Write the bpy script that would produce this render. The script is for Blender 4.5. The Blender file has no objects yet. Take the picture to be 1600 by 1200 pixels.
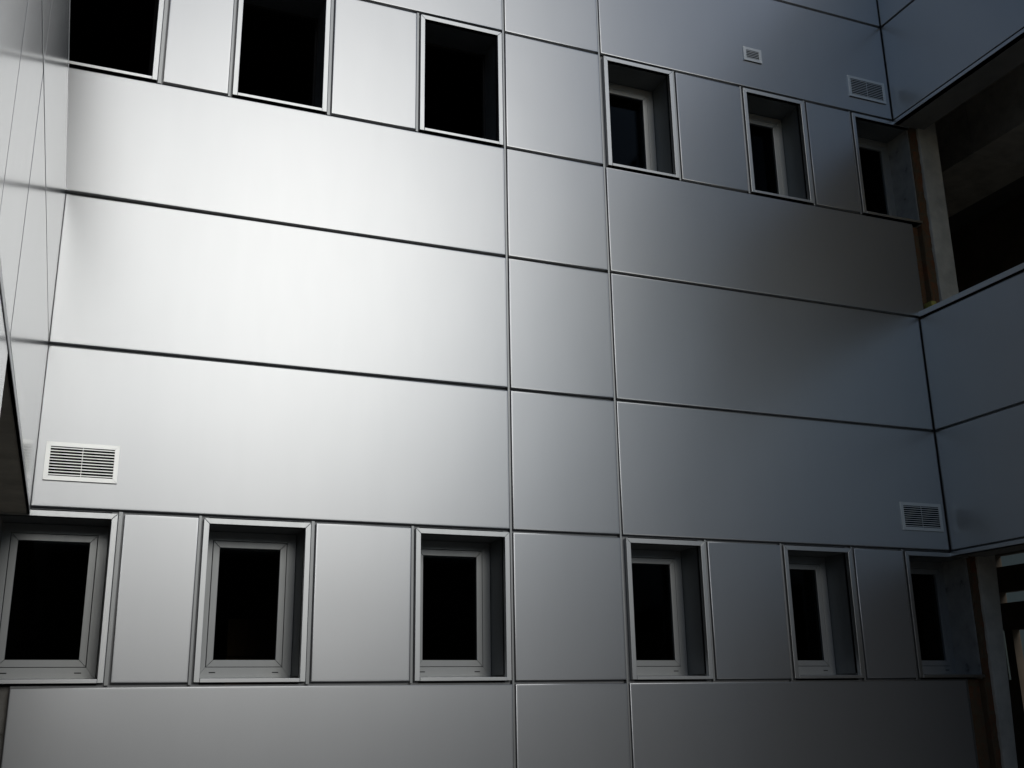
import bpy, bmesh, math, random
from mathutils import Vector, Matrix
random.seed(7)
scene = bpy.context.scene
COL = scene.collection
R = math.radians

# ------------------------------------------------------------------ camera
cam_d = bpy.data.cameras.new("camera")
cam_d.sensor_width = 36.0
cam_d.lens = 37.886
cam_d.clip_start = 0.02
cam_d.clip_end = 2000
cam = bpy.data.objects.new("camera", cam_d)
COL.objects.link(cam)
yaw, pitch, roll = R(22.3059), R(16.7654), R(-0.97376)
cy, sy, cp, sp = math.cos(yaw), math.sin(yaw), math.cos(pitch), math.sin(pitch)
fwd = Vector((sy * cp, cy * cp, sp))
rgt = Vector((cy, -sy, 0.0))
upv = rgt.cross(fwd)
r2 = rgt * math.cos(roll) + upv * math.sin(roll)
u2 = -rgt * math.sin(roll) + upv * math.cos(roll)
M = Matrix((r2, u2, -fwd)).transposed().to_4x4()
M.translation = Vector((0.0, -6.0, 1.6))
cam.matrix_world = M
scene.camera = cam

# ------------------------------------------------------------------ sky, sun, exposure
SUN_EL, SUN_AZ = R(23.0), R(9.0)        # azimuth measured from -Y towards +X
world = bpy.data.worlds.new("World")
scene.world = world
world.use_nodes = True
wn = world.node_tree.nodes
sky = wn.new("ShaderNodeTexSky")
sky.sky_type = 'NISHITA'
sky.sun_disc = False
sky.sun_elevation = SUN_EL
sky.sun_rotation = math.pi - SUN_AZ
sky.air_density = 1.0
sky.dust_density = 0.3
sky.ozone_density = 2.0
world.node_tree.links.new(sky.outputs[0], wn["Background"].inputs[0])
wn["Background"].inputs[1].default_value = 0.15

sun_d = bpy.data.lights.new("sun", 'SUN')
sun_d.energy = 1.5
sun_d.angle = R(26.0)
sun_d.color = (1.0, 0.985, 0.935)
sun = bpy.data.objects.new("sun", sun_d)
COL.objects.link(sun)
sdir = Vector((math.sin(SUN_AZ) * math.cos(SUN_EL), -math.cos(SUN_AZ) * math.cos(SUN_EL), math.sin(SUN_EL)))
sun.rotation_euler = sdir.to_track_quat('Z', 'Y').to_euler()
sun.location = sdir * 30

scene.view_settings.view_transform = 'Standard'
scene.view_settings.look = 'None'
scene.view_settings.gamma = 1.0
scene.view_settings.use_curve_mapping = False
scene.view_settings.exposure = -1.7

# ------------------------------------------------------------------ materials
def mat(name):
    m = bpy.data.materials.new(name)
    m.use_nodes = True
    nt = m.node_tree
    return m, nt, nt.nodes["Principled BSDF"]

def noise(nt, scale, detail=4.0, rough=0.55, stretch=(1, 1, 1), dist=0.0):
    tc = nt.nodes.new("ShaderNodeTexCoord")
    mp = nt.nodes.new("ShaderNodeMapping")
    mp.inputs["Scale"].default_value = stretch
    n = nt.nodes.new("ShaderNodeTexNoise")
    n.inputs["Scale"].default_value = scale
    n.inputs["Detail"].default_value = detail
    n.inputs["Roughness"].default_value = rough
    n.inputs["Distortion"].default_value = dist
    nt.links.new(tc.outputs["Object"], mp.inputs[0])
    nt.links.new(mp.outputs[0], n.inputs[0])
    return n

def ramp(nt, src, stops):
    r = nt.nodes.new("ShaderNodeValToRGB")
    e = r.color_ramp.elements
    while len(e) < len(stops):
        e.new(0.5)
    for el, (p, c) in zip(e, stops):
        el.position = p
        el.color = (*c, 1)
    nt.links.new(src, r.inputs[0])
    return r

def maprange(nt, src, a, b, c, d):
    m = nt.nodes.new("ShaderNodeMapRange")
    m.inputs[1].default_value = a
    m.inputs[2].default_value = b
    m.inputs[3].default_value = c
    m.inputs[4].default_value = d
    nt.links.new(src, m.inputs[0])
    return m

def bump(nt, bs, src, strength, dist):
    b = nt.nodes.new("ShaderNodeBump")
    b.inputs["Strength"].default_value = strength
    b.inputs["Distance"].default_value = dist
    nt.links.new(src, b.inputs["Height"])
    nt.links.new(b.outputs[0], bs.inputs["Normal"])
    return b

def metal(name, col, rough, aniso=0.0, wave=0.0, rvar=0.02, metallic=1.0):
    m, nt, bs = mat(name)
    bs.inputs["Metallic"].default_value = metallic
    n = noise(nt, 3.0, 5, 0.6, (1.6, 1.6, 0.25))
    d = 0.985
    rr = ramp(nt, n.outputs[0], [(0.25, tuple(c * d for c in col)), (0.75, tuple(min(1, c * 1.012) for c in col))])
    nt.links.new(rr.outputs[0], bs.inputs["Base Color"])
    n2 = noise(nt, 9.0, 6, 0.65, (3, 3, 0.4))
    mr = maprange(nt, n2.outputs[0], 0.3, 0.7, rough - rvar, rough + rvar)
    nt.links.new(mr.outputs[0], bs.inputs["Roughness"])
    if aniso:
        bs.inputs["Anisotropic"].default_value = aniso
        cx = nt.nodes.new("ShaderNodeCombineXYZ")
        cx.inputs[2].default_value = 1.0
        nt.links.new(cx.outputs[0], bs.inputs["Tangent"])
    if wave:
        n3 = noise(nt, 1.1, 1.5, 0.4)
        bump(nt, bs, n3.outputs[0], 1.0, wave)
    return m

MT = {}
MT['panel'] = metal("silver_panel", (0.63, 0.635, 0.64), 0.33, 0.55, 0.0022, 0.0035, 0.80)
MT['gloss_panel'] = metal("glossy_silver_panel", (0.56, 0.565, 0.57), 0.17, 0.0, 0.0012, 0.01, 0.5)
MT['trim'] = metal("silver_trim", (0.70, 0.705, 0.70), 0.40, 0.3)
MT['frame'] = metal("grey_window_frame", (0.48, 0.485, 0.475), 0.45, 0.0, 0.0, 0.03, 0.7)
MT['reveal'] = metal("grey_reveal_sheet", (0.30, 0.31, 0.31), 0.55, 0.0, 0.0, 0.03, 0.8)
MT['rail'] = metal("joint_rail", (0.45, 0.455, 0.45), 0.45, 0.0)
MT['joint'] = metal("joint_backing", (0.33, 0.33, 0.33), 0.5, 0.0)
MT['grille'] = metal("grille_metal", (0.93, 0.93, 0.90), 0.36, 0.45, 0.0, 0.01, 0.72)
MT['duct'] = metal("galvanised_metal", (0.75, 0.73, 0.66), 0.45, 0.0, 0.004, 0.02, 0.3)

def plain(name, col, rough=0.8, var=0.2, scale=6.0, bmp=0.0, bscale=30.0, stops=None, stretch=(1, 1, 1)):
    m, nt, bs = mat(name)
    n = noise(nt, scale, 8, 0.65, stretch)
    st = stops or [(0.3, tuple(c * (1 - var) for c in col)), (0.7, tuple(min(1, c * (1 + var)) for c in col))]
    rr = ramp(nt, n.outputs[0], st)
    nt.links.new(rr.outputs[0], bs.inputs["Base Color"])
    bs.inputs["Roughness"].default_value = rough
    bs.inputs["Specular IOR Level"].default_value = 0.3
    if bmp:
        b = noise(nt, bscale, 8, 0.7)
        bump(nt, bs, b.outputs[0], 0.7, bmp)
    return m

MT['gasket'] = plain("black_gasket", (0.015, 0.015, 0.016), 0.7, 0.1)
MT['void'] = plain("gap_shade_black", (0.002, 0.002, 0.002), 1.0, 0.1)  # near-black colour stands in for the shade between louvre blades
MT['void'].node_tree.nodes['Principled BSDF'].inputs['Specular IOR Level'].default_value = 0.0
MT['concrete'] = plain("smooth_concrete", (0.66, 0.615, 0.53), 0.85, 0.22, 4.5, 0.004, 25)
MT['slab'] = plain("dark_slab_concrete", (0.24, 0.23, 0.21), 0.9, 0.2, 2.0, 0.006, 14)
MT['plaster'] = plain("rough_cement_plaster", (0.33, 0.31, 0.28), 0.9, 0.25, 9.0, 0.012, 16,
                      stops=[(0.28, (0.12, 0.11, 0.10)), (0.40, (0.32, 0.305, 0.28)), (0.72, (0.43, 0.41, 0.375))])
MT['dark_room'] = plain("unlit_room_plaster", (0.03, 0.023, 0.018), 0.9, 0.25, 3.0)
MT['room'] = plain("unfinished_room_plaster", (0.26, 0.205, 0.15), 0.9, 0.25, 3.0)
MT['yard_wall'] = plain("blocker_brown", (0.22, 0.165, 0.11), 0.9, 0.2, 1.0)  # colour of the unseen added block, warmed to tint its reflection
MT['screed'] = plain("pale_floor_screed", (0.46, 0.43, 0.38), 0.9, 0.12, 2.0)
MT['ground'] = plain("courtyard_concrete", (0.50, 0.44, 0.35), 0.9, 0.3, 0.8, 0.004, 40)
MT['wood'] = plain("brown_wood", (0.34, 0.19, 0.10), 0.6, 0.25, 5.0, 0, 1, None, (6, 6, 0.5))
MT['green'] = plain("pale_green_paint", (0.44, 0.45, 0.37), 0.7, 0.06, 2.0)
MT['foam'] = plain("yellow_foam", (0.45, 0.40, 0.10), 0.9, 0.3, 20, 0.01, 30)

def brick_mat():
    m, nt, bs = mat("rough_brick_end")
    tc = nt.nodes.new("ShaderNodeTexCoord")
    mp = nt.nodes.new("ShaderNodeMapping")
    mp.inputs["Rotation"].default_value = (R(90), 0, 0)
    nt.links.new(tc.outputs["Object"], mp.inputs[0])
    b = nt.nodes.new("ShaderNodeTexBrick")
    b.inputs["Color1"].default_value = (0.30, 0.105, 0.045, 1)
    b.inputs["Color2"].default_value = (0.20, 0.085, 0.04, 1)
    b.inputs["Mortar"].default_value = (0.19, 0.12, 0.07, 1)
    b.inputs["Scale"].default_value = 1.0
    b.inputs["Mortar Size"].default_value = 0.012
    b.inputs["Brick Width"].default_value = 0.24
    b.inputs["Row Height"].default_value = 0.19
    b.inputs["Bias"].default_value = -0.1
    nt.links.new(mp.outputs[0], b.inputs["Vector"])
    n = noise(nt, 11.0, 9, 0.7, (1, 1, 0.6), 0.6)
    rr = ramp(nt, n.outputs[0], [(0.33, (0, 0, 0)), (0.56, (1, 1, 1))])
    mx = nt.nodes.new("ShaderNodeMix")
    mx.data_type = 'RGBA'
    nt.links.new(rr.outputs[0], mx.inputs[0])
    nt.links.new(b.outputs["Color"], mx.inputs[6])
    mx.inputs[7].default_value = (0.17, 0.12, 0.07, 1)
    nt.links.new(mx.outputs[2], bs.inputs["Base Color"])
    bs.inputs["Roughness"].default_value = 0.95
    bs.inputs["Specular IOR Level"].default_value = 0.15
    n2 = noise(nt, 26.0, 8, 0.7)
    bump(nt, bs, n2.outputs[0], 1.0, 0.02)
    return m
MT['brick'] = brick_mat()

def glass_mat():
    m = bpy.data.materials.new("window_glass")
    m.use_nodes = True
    nt = m.node_tree
    nt.nodes.clear()
    o = nt.nodes.new("ShaderNodeOutputMaterial")
    mix = nt.nodes.new("ShaderNodeMixShader")
    fr = nt.nodes.new("ShaderNodeFresnel")
    fr.inputs[0].default_value = 1.45
    tr = nt.nodes.new("ShaderNodeBsdfTransparent")
    tr.inputs[0].default_value = (0.60, 0.62, 0.60, 1)
    gl = nt.nodes.new("ShaderNodeBsdfGlossy")
    gl.inputs["Roughness"].default_value = 0.03
    gl.inputs["Color"].default_value = (0.22, 0.22, 0.22, 1)
    nt.links.new(fr.outputs[0], mix.inputs[0])
    nt.links.new(tr.outputs[0], mix.inputs[1])
    nt.links.new(gl.outputs[0], mix.inputs[2])
    nt.links.new(mix.outputs[0], o.inputs[0])
    return m
MT['glass'] = glass_mat()

# ------------------------------------------------------------------ helpers
XL, XR = -0.223, 5.841                       # the two side walls of the courtyard
Z = [1.746, 2.628, 3.519, 4.418, 5.216, 6.114, 6.991, 7.87]
V1, V2 = 2.444, 3.189
G = 0.0105                                    # half a joint

def north(u, v, d): return Vector((u, d, v))             # the wall facing the camera
def east(u, v, d): return Vector((XR + d, -u, v))        # right wing, u runs away from the corner
def west(u, v, d): return Vector((XL - d, -u, v))        # left wing

class MB:
    def __init__(self, fm=north):
        self.bm = bmesh.new()
        self.fm = fm
    def hexa(self, pts):
        vs = [self.bm.verts.new(p) for p in pts]
        for f in ((0, 1, 2, 3), (7, 6, 5, 4), (0, 4, 5, 1), (1, 5, 6, 2), (2, 6, 7, 3), (3, 7, 4, 0)):
            self.bm.faces.new([vs[i] for i in f])
        return vs
    def box(self, u0, u1, v0, v1, d0, d1):
        f = self.fm
        return self.hexa([f(u0, v0, d0), f(u1, v0, d0), f(u1, v1, d0), f(u0, v1, d0),
                          f(u0, v0, d1), f(u1, v0, d1), f(u1, v1, d1), f(u0, v1, d1)])
    def quadbar(self, q, d0, d1):
        f = self.fm
        return self.hexa([f(a, b, d0) for a, b in q] + [f(a, b, d1) for a, b in q])
    def ring(self, o, w, d0, d1, gap=0.0008):
        """mitred frame: o = outer (u0,u1,v0,v1), w = (left,right,bottom,top) widths"""
        u0, u1, v0, v1 = o
        a, b, c, e = u0 + w[0], u1 - w[1], v0 + w[2], v1 - w[3]
        g = gap
        if w[3]: self.quadbar([(u0 + g, v1), (a + g, e), (b - g, e), (u1 - g, v1)], d0, d1)
        if w[2]: self.quadbar([(u0 + g, v0), (u1 - g, v0), (b - g, c), (a + g, c)], d0, d1)
        if w[0]: self.quadbar([(u0, v0 + g), (a, c + g), (a, e - g), (u0, v1 - g)], d0, d1)
        if w[1]: self.quadbar([(u1, v0 + g), (u1, v1 - g), (b, e - g), (b, c + g)], d0, d1)
    def sheet(self, u0, u1, v0, v1, d, t=0.028):
        """metal cassette: folded edges with a soft radius"""
        rings = [(0.0, t), (0.0, 0.0014), (0.0006, 0.0006), (0.0018, 0.0002), (0.006, 0.00004), (0.014, 0.0)]
        prev = None
        for k, (i, dd) in enumerate(rings):
            cur = [self.bm.verts.new(self.fm(a, b, d + dd)) for a, b in
                   ((u0 + i, v0 + i), (u1 - i, v0 + i), (u1 - i, v1 - i), (u0 + i, v1 - i))]
            if prev:
                for j in range(4):
                    fc = self.bm.faces.new((prev[j], prev[(j + 1) % 4], cur[(j + 1) % 4], cur[j]))
                    fc.smooth = k > 1
            else:
                self.bm.faces.new(cur)
            prev = cur
        f = self.bm.faces.new(prev)
        f.smooth = True
    def build(self, name, material, parent=None, bevel=0.0):
        bm = self.bm
        bmesh.ops.recalc_face_normals(bm, faces=bm.faces[:])
        if bevel:
            bmesh.ops.bevel(bm, geom=bm.edges[:], offset=bevel, segments=2, affect='EDGES', profile=0.6, clamp_overlap=True)
        me = bpy.data.meshes.new(name)
        bm.to_mesh(me)
        bm.free()
        me.materials.append(MT[material])
        o = bpy.data.objects.new(name, me)
        COL.objects.link(o)
        if parent is not None:
            o.parent = parent
            o.matrix_parent_inverse = parent.matrix_world.inverted()
        return o

def tag(o, label=None, cat=None, group=None, kind=None):
    if label: o["label"] = label
    if cat: o["category"] = cat
    if group: o["group"] = group
    if kind: o["kind"] = kind
    return o

def empty(name, loc, label, cat, group=None):
    o = bpy.data.objects.new(name, None)
    o.empty_display_size = 0.2
    o.location = loc
    COL.objects.link(o)
    o.matrix_world = Matrix.Translation(Vector(loc))
    return tag(o, label, cat, group)

def box_part(name, material, parent, dims, fm=north, bevel=0.0):
    m = MB(fm)
    m.box(*dims)
    return m.build(name, material, parent, bevel)

# ------------------------------------------------------------------ ground
g = MB()
g.box(-400, 400, -0.3, 0.0, -400, 400)
tag(g.build("ground", 'ground'), kind="structure")

# ------------------------------------------------------------------ facade facing the camera
facade = empty("panel_facade", (2.8, 0, 0), "tall silver metal panel facade with two rows of small windows", "facade")

def panel(fm, par, u0, u1, v0, v1, material='panel', d=0.0):
    m = MB(fm)
    m.sheet(u0, u1, v0, v1, d + random.uniform(-0.0004, 0.0004))
    o = m.build("panel", material, par)
    c = fm((u0 + u1) / 2, (v0 + v1) / 2, d)                    # hung a hair out of true, as cassettes are
    tilt = Matrix.Rotation(R(random.gauss(0, 0.05)), 4, 'Z') @ Matrix.Rotation(R(random.gauss(0, 0.06)), 4, 'X')
    if fm is not north:
        tilt = Matrix.Rotation(R(random.gauss(0, 0.03)), 4, 'Z')
    o.matrix_world = Matrix.Translation(c) @ tilt @ Matrix.Translation(-c)
    return o

XA, XB = XL + 0.001, XR - 0.012
wide = [(XA, V1 - G), (V1 + G, V2 - G), (V2 + G, XB)]
bands = [(0.86, Z[0]), (Z[1], Z[2]), (Z[2], Z[3]), (Z[3], Z[4]), (Z[5], Z[6]), (Z[6], Z[7])]
for lo, hi in bands:
    for k, (a, b) in enumerate(wide):
        if k == 2 and lo in (Z[3],): b = 5.895
        if k == 0 and lo in (Z[3],): a = -0.30
        if k == 2 and lo == 0.86: b = 5.822
        panel(north, facade, a, b, lo + G, hi - G)
for a, b in wide:
    panel(north, facade, a, b, 0.03, 0.86 - G)
infill = [(0.239, 0.617), (1.259, 1.814), (V1 + G, V2 - G), (3.815, 4.377), (4.985, 5.398)]
openings = [(-0.365, 0.205), (0.645, 1.228), (1.842, 2.428), (3.219, 3.790), (4.403, 4.960), (5.424, 6.0)]
rows = [(Z[0] + G, Z[1] - G), (Z[4] + G, Z[5] - G)]
for lo, hi in rows:
    for a, b in infill:
        panel(north, facade, a, b, lo, hi)

# vertical rails showing in the joints, each running past the panels
for x in (V1, V2):
    m = MB(); m.box(x - G + 0.001, x + 0.003, 0.03, Z[7], 0.004, 0.0275); m.build("joint_rail", 'rail', facade, 0.001)
for lo, hi in rows:
    for x0, x1 in ((0.2085, 0.229), (0.619, 0.634), (1.2315, 1.250), (1.8165, 1.832), (3.7935, 3.806), (4.380, 4.393), (4.9635, 4.976), (5.401, 5.414)):
        m = MB(); m.box(x0, x1, lo - 0.012, hi + 0.012, 0.006, 0.0275); m.build("joint_rail", 'rail', facade, 0.001)
# backing sheets behind the joints, cut round the openings
bk = MB()
bk.box(XL, XR + 0.03, 0.0, Z[0], 0.032, 0.05)
bk.box(XL, XR + 0.03, Z[1], Z[4], 0.032, 0.05)
bk.box(XL, XR + 0.03, Z[5], Z[7] + 0.05, 0.032, 0.05)
for lo, hi in rows:
    cuts = [(0.175, 0.675), (1.198, 1.872), (2.398, 3.249), (3.760, 4.433), (4.930, 5.454)]
    for a, b in cuts:
        bk.box(a, b, lo - G, hi + G, 0.032, 0.05)
bk.build("joint_backing", 'joint', facade)
# masonry behind
ms = MB()
ms.box(XL, XR, 0.0, Z[0], 0.052, 0.30)
ms.box(XL, XR, Z[1], Z[4], 0.052, 0.30)
ms.box(XL - 0.4, XR + 0.4, Z[5], Z[7] + 0.05, 0.052, 0.30)
for lo, hi in rows:
    for a, b in [(0.180, 0.670), (1.203, 1.867), (2.403, 3.244), (3.765, 4.428), (4.935, 5.449)]:
        ms.box(a, b, lo - G, hi + G, 0.052, 0.30)
ms.build("masonry", 'slab', facade)
cp_ = MB(); cp_.box(XL - 0.3, XR + 0.3, Z[7], Z[7] + 0.05, -0.03, 0.031)
cp_.build("coping", 'trim', facade, 0.003)

# ------------------------------------------------------------------ windows (parts of the facade)
def window(k, a, b, lo, hi, glazed, label):
    tw = 0.030
    left_end, right_end = k == 0, k == 5
    lw = 0.0 if left_end else tw
    rw = 0.0 if right_end else tw
    D = 0.25
    ia, ib, iv0, iv1 = a + lw, b - rw, lo + 0.022, hi - tw
    # fixed frame, 45 mm deep, set back in the recess
    m = MB()
    if glazed:
        m.ring((ia + 0.002, ib - 0.002, iv0 + 0.002, iv1 - 0.002), (0.052, 0.050, 0.062, 0.050), D, D + 0.05, 0.0)
        w = m.build("window", 'frame', facade, 0.0012)
    else:
        m.ring((ia + 0.002, ib - 0.002, iv0 + 0.002, iv1 - 0.002), (0.014, 0.014, 0.014, 0.014), D, D + 0.03, 0.0)
        w = m.build("window", 'gasket', facade)
    if label: w["label"] = label
    # surround flush with the cladding
    s = MB()
    s.ring((a, b, lo, hi), (lw, rw, 0.0, tw), -0.003, 0.030)
    s.build("surround", 'trim', w, 0.0015)
    # sill: slightly sloped sheet with a front lip
    sl = MB()
    f = north
    e0, e1 = a + (0.001 if not left_end else 0), b - 0.001
    sl.hexa([f(ia + 0.001, lo, -0.006), f(ib - 0.001, lo, -0.006), f(ib - 0.001, iv0 - 0.003, -0.006), f(ia + 0.001, iv0 - 0.003, -0.006),
             f(ia + 0.001, lo, D), f(ib - 0.001, lo, D), f(ib - 0.001, iv0 + 0.010, D), f(ia + 0.001, iv0 + 0.010, D)])
    sl.build("sill", 'trim', w, 0.0012)
    # lining of the recess
    rv = MB()
    if not left_end: rv.box(ia - 0.004, ia, iv0 + 0.012, iv1, 0.031, D + 0.05)
    if not right_end: rv.box(ib, ib + 0.004, iv0 + 0.012, iv1, 0.031, D + 0.05)
    rv.box(ia, ib, iv1, iv1 + 0.004, 0.031, D + 0.05)
    rv.build("reveal", 'reveal', w)
    if glazed:
        fa, fb, f0, f1 = ia + 0.054, ib - 0.052, iv0 + 0.064, iv1 - 0.052
        sh = MB()
        sh.ring((fa + 0.003, fb - 0.003, f0 + 0.003, f1 - 0.003), (0.036, 0.036, 0.036, 0.036), D - 0.002, D + 0.045)
        sh.build("sash", 'frame', w, 0.0015)
        gs = MB()
        gs.ring((fa - 0.001, fb + 0.001, f0 - 0.001, f1 + 0.001), (0.005, 0.005, 0.005, 0.005), D + 0.012, D + 0.04, 0.0)
        gs.build("gasket", 'gasket', w)
        pn = MB()
        pn.box(fa + 0.0395, fb - 0.0395, f0 + 0.0395, f1 - 0.0395, D + 0.018, D + 0.024)
        pn.build("pane", 'glass', w)
        for t in (0.09, 0.91):
            uc = fa + (fb - fa) * t
            ds = MB(); ds.box(uc - 0.017, uc + 0.017, iv0 + 0.034, iv0 + 0.039, D - 0.0015, D + 0.004)
            ds.build("drain_slot", 'gasket', w)
    return w

low_lab = ["small grey framed window at the left corner under the overhang", None, None, None, None,
           "small window at the right corner with an unlined plaster side"]
up_lab = ["empty dark opening at the upper left corner", "empty dark opening with no sash", "empty dark opening with no sash", None, None,
          "upper window at the right corner with an unlined plaster side"]
for k, (a, b) in enumerate(openings):
    window(k, a, b, rows[0][0], rows[0][1], True, low_lab[k])
for k, (a, b) in enumerate(openings):
    window(k, a, b, rows[1][0], rows[1][1], k > 2, up_lab[k])

# ------------------------------------------------------------------ side walls
def side_wall(fm, par, pm):
    U1, U2, U3 = 2.77, 3.52, 6.20
    is_west = fm is west
    GV = 0.003 if is_west else G
    cols = [(0.004 if is_west else 0.006, U1 - GV), (U1 + GV, U2 - GV), (U2 + GV, U3)]
    sp = [(Z[1], Z[2]), (Z[2], Z[3])]
    for lo, hi in sp:
        for k, (a, b) in enumerate(cols):
            panel(fm, par, a, b, lo + G, (hi - G - (0.012 if hi == Z[3] else 0)) if hi < Z[3] or not is_west else hi - 0.001, pm)
    for lo, hi in [(0.03, 0.86), (0.86, Z[0]), (Z[0], Z[1]), (Z[3] + 0.02, Z[4]), (Z[4], Z[5])]:
        a, b = cols[1]
        panel(fm, par, a, b, lo + G, hi - G, pm)
    for lo, hi in [(Z[5], Z[6]), (Z[6], Z[7])]:
        for a, b in cols:
            panel(fm, par, a, b, lo + G, hi - G, pm)
    for u in (() if is_west else (U1, U2)):
        m = MB(fm); m.box(u - G + 0.001, u + 0.003, 0.03, Z[7], 0.004, 0.0275); m.build("joint_rail", 'rail', par, 0.001)
    bk = MB(fm)
    bk.box(-0.03, U3, Z[1], Z[3], 0.032, 0.05)
    bk.box(-0.03, U3, Z[5], Z[7], 0.032, 0.05)
    bk.box(U1, U2, 0, Z[1] - 0.001, 0.032, 0.05)
    bk.box(U1, U2, Z[3] + 0.001, Z[5] - 0.001, 0.032, 0.05)
    bk.build("joint_backing", 'joint', par)
    te = 0.012 if is_west else 0.05
    co = MB(fm)                                     # edge of the spandrel below and above each opening
    for a, b in ((-0.0, U1 - 0.001), (U1 + 0.001, U2 - 0.001), (U2 + 0.001, U3)):
        co.box(a, b, Z[1] - 0.032, Z[1] - 0.004, -0.003, te)
        co.box(a, b, Z[5] - 0.032, Z[5] - 0.004, -0.003, te)
    co.build("edge_trim", 'trim', par, 0.002)
    cq = MB(fm)
    for a, b in ((0.0, U1 - 0.001), (U2 + 0.001, U3)):
        cq.box(a, b, Z[3], Z[3] + 0.042, 0.001 if is_west else -0.006, 0.34)
    cq.box(0.0, U3, Z[7], Z[7] + 0.05, -0.03, 0.34)
    cq.build("coping", 'trim', par, 0.002)
    core = MB(fm)
    core.box(0.0, U3, Z[1], Z[3] - 0.002, 0.052, 0.30)
    core.box(0.0, U3, Z[1] - 0.028, Z[1] - 0.001, te + 0.001, 0.30)
    core.box(0.0, U3, Z[5], Z[7] - 0.002, 0.052, 0.30)
    core.box(0.0, U3, Z[5] - 0.028, Z[5] - 0.001, te + 0.001, 0.30)
    core.box(U1 + 0.04, U2 - 0.04, 0, Z[1] - 0.034, 0.052, 0.30)
    core.box(U1 + 0.04, U2 - 0.04, Z[3] + 0.044, Z[5] - 0.034, 0.052, 0.30)
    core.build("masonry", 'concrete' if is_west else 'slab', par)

right_wall = empty("panel_wall", (XR, -3, 0), "shaded blue grey metal panel wall on the right with open unglazed bays", "wall", "side walls of the courtyard")
side_wall(east, right_wall, 'panel')
left_wall = empty("panel_wall", (XL, -3, 0), "glossy mirror like metal panel wall seen edge on at the left", "wall", "side walls of the courtyard")
side_wall(west, left_wall, 'gloss_panel')

# unseen block added behind the viewer to darken pane and panel reflections
ob = empty("reflection_blocker", (3, -13, 0), "unseen low brown block added behind the viewer to darken reflections", "building")
m = MB(); m.box(-14, 20, 0.001, 4.2, -19, -13); m.build("wall", 'yard_wall', ob, 0.01)
m = MB(); m.box(-14.2, 20.2, 4.201, 4.35, -19.2, -12.8); m.build("blocker_cap", 'slab', ob, 0.01)

# ------------------------------------------------------------------ corner masonry and columns
def rough_strip(name, material, x0, x1, z0, z1, y0, y1, amp, step, side, parent=None):
    """vertical masonry end whose outer edge is broken and uneven; side = +1: edge at x1 is rough"""
    bm = bmesh.new()
    n = max(3, int((z1 - z0) / step))
    rows_ = []
    off = 0
    for i in range(n + 1):
        z = z0 + (z1 - z0) * i / n
        off = 0.6 * off + random.uniform(-amp, amp)
        off2 = random.uniform(-amp, amp) * 0.3
        xa, xb = (x0, x1 + off) if side > 0 else (x0 + off, x1)
        nx = 4
        fr = [bm.verts.new((xa + (xb - xa) * j / nx, y0 + random.uniform(-amp, amp) * 0.35, z)) for j in range(nx + 1)]
        bkv = [bm.verts.new((xa, y1, z)), bm.verts.new((xb, y1, z))]
        rows_.append((fr, bkv))
    for (f0, b0), (f1, b1) in zip(rows_, rows_[1:]):
        for j in range(len(f0) - 1):
            bm.faces.new((f0[j], f0[j + 1], f1[j + 1], f1[j]))
        bm.faces.new((f0[-1], b0[1], b1[1], f1[-1]))
        bm.faces.new((b0[0], f0[0], f1[0], b1[0]))
        bm.faces.new((b0[1], b0[0], b1[0], b1[1]))
    for fr, b in (rows_[0], rows_[-1]):
        bm.faces.new(fr + [b[1], b[0]])
    bmesh.ops.recalc_face_normals(bm, faces=bm.faces[:])
    me = bpy.data.meshes.new(name)
    bm.to_mesh(me); bm.free()
    me.materials.append(MT[material])
    o = bpy.data.objects.new(name, me)
    COL.objects.link(o)
    if parent:
        o.parent = parent
        o.matrix_parent_inverse = parent.matrix_world.inverted()
    return o

def corner(xa, sgn, lab_pier, lab_col, core='brick'):
    """brick end beside the corner window, then a concrete column; sgn = +1 right, -1 left"""
    X = lambda t: xa + sgn * t
    def span(p, q):
        p, q = X(p), X(q)
        return (min(p, q), max(p, q))
    pier = empty("brick_pier", (X(0.07), 0.1, 0), lab_pier, "masonry", "brick wall ends at the corners")
    a, b = span(0.0, 0.085)
    rough_strip("brick_face", 'brick', a, b, 0.0, Z[5], 0.012, 0.28, 0.012, 0.045, sgn, pier)
    a, b = span(-0.012, -0.002)
    for lo, hi in rows:                            # unlined window side: rough plaster skin
        m = MB(); m.box(a, b, lo - 0.01, hi + 0.02, 0.02, 0.30); m.build("plaster_skin", 'plaster', pier)
    a, b = span(-0.14, -0.003)
    for z0_, z1_ in ((0.0, rows[0][0] - 0.012), (rows[0][1] + 0.022, rows[1][0] - 0.012)):
        m = MB(); m.box(a, b, z0_, z1_, 0.056, 0.29); m.build("brick_core", core, pier)
    c = MB()
    if sgn > 0:
        f = north
        for q, (l0, l1) in (((6.04, 6.118, 6.075, 6.247), (0.0, 2.62)), ((6.08, 6.252, 6.08, 6.285), (2.621, 7.8))):
            c.hexa([f(q[0], l0, -0.012), f(q[1], l0, -0.012), f(q[3], l1, -0.012), f(q[2], l1, -0.012),
                    f(q[0], l0, 0.30), f(q[1], l0, 0.30), f(q[3], l1, 0.30), f(q[2], l1, 0.30)])
    else:
        a, b = span(0.09, 0.275)
        c.box(a, b, 0.0, 7.8, -0.012, 0.30)
    col = c.build("concrete_column", 'concrete', None, 0.006)
    tag(col, lab_col, "column", "concrete columns at the corners")
    return pier
corner(6.0, 1, "broken orange brick wall end beside the right corner windows", "smooth grey concrete column in the right corner bay")
corner(-0.365, -1, "brown brick wall end at the far left edge beside the corner window", "concrete column hidden in the left corner bay", 'plaster')
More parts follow.
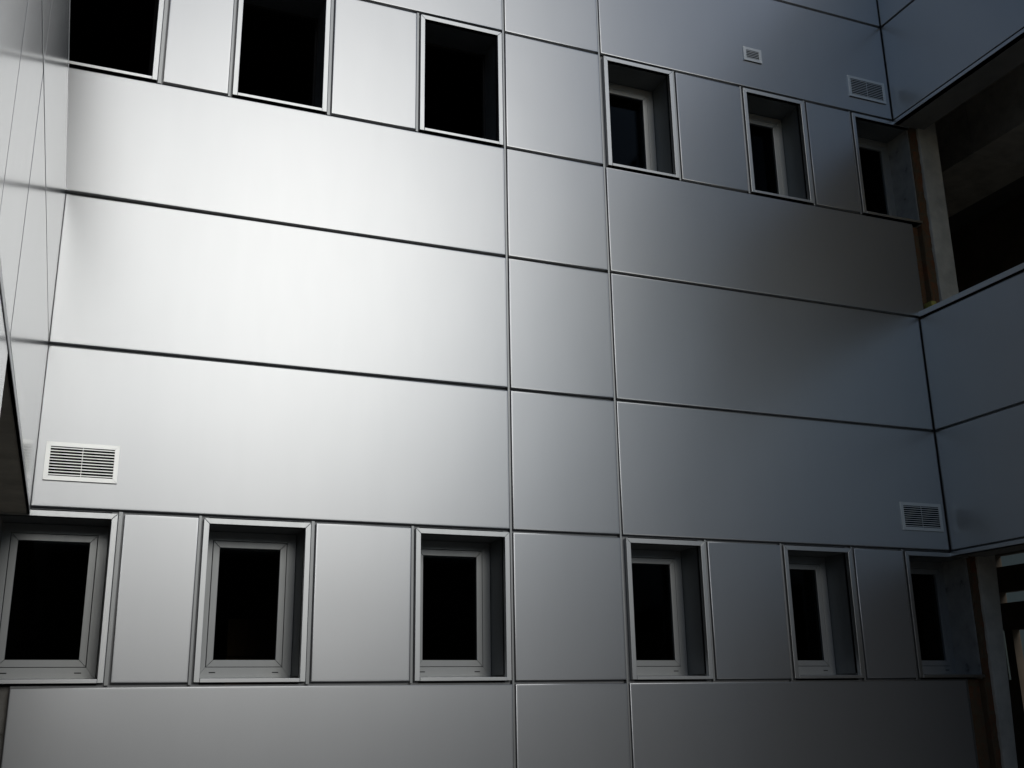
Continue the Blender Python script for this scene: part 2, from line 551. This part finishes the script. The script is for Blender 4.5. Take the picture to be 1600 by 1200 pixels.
tag(rough_strip("insulation_foam", 'foam', 5.955, 6.015, Z[3] + 0.045, Z[3] + 0.14, -0.03, 0.05, 0.012, 0.03, 1),
    "scrap of yellow foam in the corner behind the right wall coping", "foam")

# ------------------------------------------------------------------ rooms behind
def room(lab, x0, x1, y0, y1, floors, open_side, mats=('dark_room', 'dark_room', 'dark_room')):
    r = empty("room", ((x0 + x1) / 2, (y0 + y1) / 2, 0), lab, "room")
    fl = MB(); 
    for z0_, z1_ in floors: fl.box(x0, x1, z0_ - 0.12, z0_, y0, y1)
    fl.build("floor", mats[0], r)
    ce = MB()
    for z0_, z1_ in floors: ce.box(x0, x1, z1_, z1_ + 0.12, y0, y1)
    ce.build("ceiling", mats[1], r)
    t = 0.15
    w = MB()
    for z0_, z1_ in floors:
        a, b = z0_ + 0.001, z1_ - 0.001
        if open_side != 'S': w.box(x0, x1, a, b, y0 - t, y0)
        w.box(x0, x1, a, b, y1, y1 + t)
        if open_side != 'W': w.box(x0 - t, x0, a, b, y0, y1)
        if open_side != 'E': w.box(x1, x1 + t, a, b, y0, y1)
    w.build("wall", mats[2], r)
    return r
FL = [(0.02, 3.2), (3.47, 6.75)]

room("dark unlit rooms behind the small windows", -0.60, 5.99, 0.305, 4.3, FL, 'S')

def wing_room(x0, x1, lab, sgn):
    r = empty("room", ((x0 + x1) / 2, -1, 0), lab, "room")
    a, b = min(x0, x1), max(x0, x1)
    f = MB()
    f.box(a, b, -0.12, 0.02, -6.2, 5.0); f.box(a, b, 3.27, 3.47, -6.2, 5.0)
    f.build("floor", 'screed', r)
    c = MB(); c.box(a, b, 3.10, 3.265, -6.2, 5.0); c.box(a, b, 6.75, 6.95, -6.2, 5.0)
    c.build("ceiling", 'slab', r)
    w = MB()
    w.box(a, b, 0.021, 6.75, 5.001, 5.15)
    if sgn < 0:
        w.box(a, b, 0.021, 6.75, -6.35, -6.201)
    else:                                                          # unseen end wall; openings added so sun bounces onto the column
        o0, o1 = 6.35, 8.95
        w.box(a, o0, 0.021, 6.75, -6.35, -6.201); w.box(o1, b, 0.021, 6.75, -6.35, -6.201)
        w.box(o0, o1, 2.55, 3.55, -6.35, -6.201); w.box(o0, o1, 5.9, 6.75, -6.35, -6.201)
    w.box(*( (a, a + 0.12) if sgn > 0 else (b - 0.12, b)), 0.021, 6.74, 0.31, 5.0)
    if sgn < 0:
        w.box(a - 0.15, a - 0.001, 0.021, 6.75, -6.2, 5.0)
    else:
        w.box(b - 0.1, b, 3.471, 6.749, -6.2, 5.0)
        X = 9.0                                                     # wall with a doorway, two high slots and a slit of daylight
        w.box(X, X + 0.008, 0.021, 3.099, 2.683, 2.7999)             # thin cheek beside the slit
        for y0_, y1_, zs in ((2.80, 5.0, ((0.021, 3.099),)),
                             (2.6545, 2.6825, ((0.021, 1.80), (2.29, 3.099))),
                             (2.55, 2.654, ((0.021, 2.565), (2.675, 2.935), (3.055, 3.099))),
                             (1.2, 2.5495, ((2.29, 2.565), (2.675, 2.935), (3.055, 3.099))),
                             (-6.2, 1.1995, ((0.021, 3.099),))):
            for za, zb in zs:
                w.box(X, X + 0.1, za, zb, y0_, y1_)
    w.build("wall", 'room', r)
    return r
wing_room(6.145, 9.1, "dark unfinished rooms seen through the open bays of the right wing", 1)
wing_room(-0.525, -4.5, "dark room under the overhang at the left edge", -1)

bm_ = MB(); bm_.box(7.0, 7.76, 6.2, 6.745, 0.32, 4.9); bm_.box(7.0, 7.76, 6.2, 6.745, -6.1, 0.312)
tag(bm_.build("ceiling_beam", 'concrete', None, 0.003), "wide grey ceiling beam inside the upper right open bay", "beam")
gw = MB()
gw.box(13.0, 13.2, 0.001, 5.0, -5.5, 6.45); gw.box(13.0, 13.2, 0.001, 5.0, 6.62, 9.0); gw.box(13.0, 13.2, 2.75, 5.0, 6.451, 6.619)
tag(gw.build("yard_wall", 'green', None), "pale green outer wall lit beyond the doorway at the lower right edge", "wall")

# wooden board standing inside behind a lower window
wb = MB(); wb.box(0.98, 1.36, 0.03, 2.19, 1.3, 1.34)
for z_ in (0.35, 1.2, 1.95): wb.box(0.98, 1.36, z_, z_ + 0.07, 1.28, 1.299)
tag(wb.build("wooden_board", 'wood', None, 0.003), "brown wooden board standing inside the second lower window from the left", "board")

# ------------------------------------------------------------------ ventilation grilles screwed to the panels
def grille(u0, u1, v0, v1, n, label, divider=True):
    t = empty("ventilation_grille", ((u0 + u1) / 2, 0, (v0 + v1) / 2), label, "vent", "ventilation grilles on the facade")
    bw = 0.024
    m = MB(); m.ring((u0, u1, v0, v1), (bw, bw, bw, bw), -0.011, 0.0, 0.0)
    m.build("frame", 'grille', t, 0.0006)
    b = MB(); b.box(u0 + bw - 0.002, u1 - bw + 0.002, v0 + bw - 0.002, v1 - bw + 0.002, -0.0060, -0.0045)
    b.build("gap_shade_plate", 'void', t)  # black sheet painted as the shade in the slat gaps
    s = MB()
    a0, a1 = u0 + bw - 0.001, u1 - bw + 0.001
    h = (v1 - v0 - 2 * bw) / n
    for i in range(n):
        z = v0 + bw + h * (i + 0.5)
        s.box(a0, a1, z - h * 0.16, z + h * 0.16, -0.0095, -0.0078)
    s.build("louvre_blades", 'grille', t)
    if divider:
        c = MB(); c.box((u0 + u1) / 2 - 0.0013, (u0 + u1) / 2 + 0.0013, v0 + bw, v1 - bw, -0.0098, -0.0062)
        c.build("centre_bar", 'grille', t)
grille(-0.180, 0.184, 2.776, 2.981, 10, "bright silver slatted vent on the sunlit panel at the lower left")
grille(5.428, 5.795, 2.766, 2.967, 10, "dim slatted vent above the lower right corner window")
grille(4.434, 4.599, 6.352, 6.471, 5, "smallest square slatted vent high on the right panel", False)
grille(5.421, 5.786, 6.250, 6.440, 9, "grey slatted vent beside the upper right corner joint")
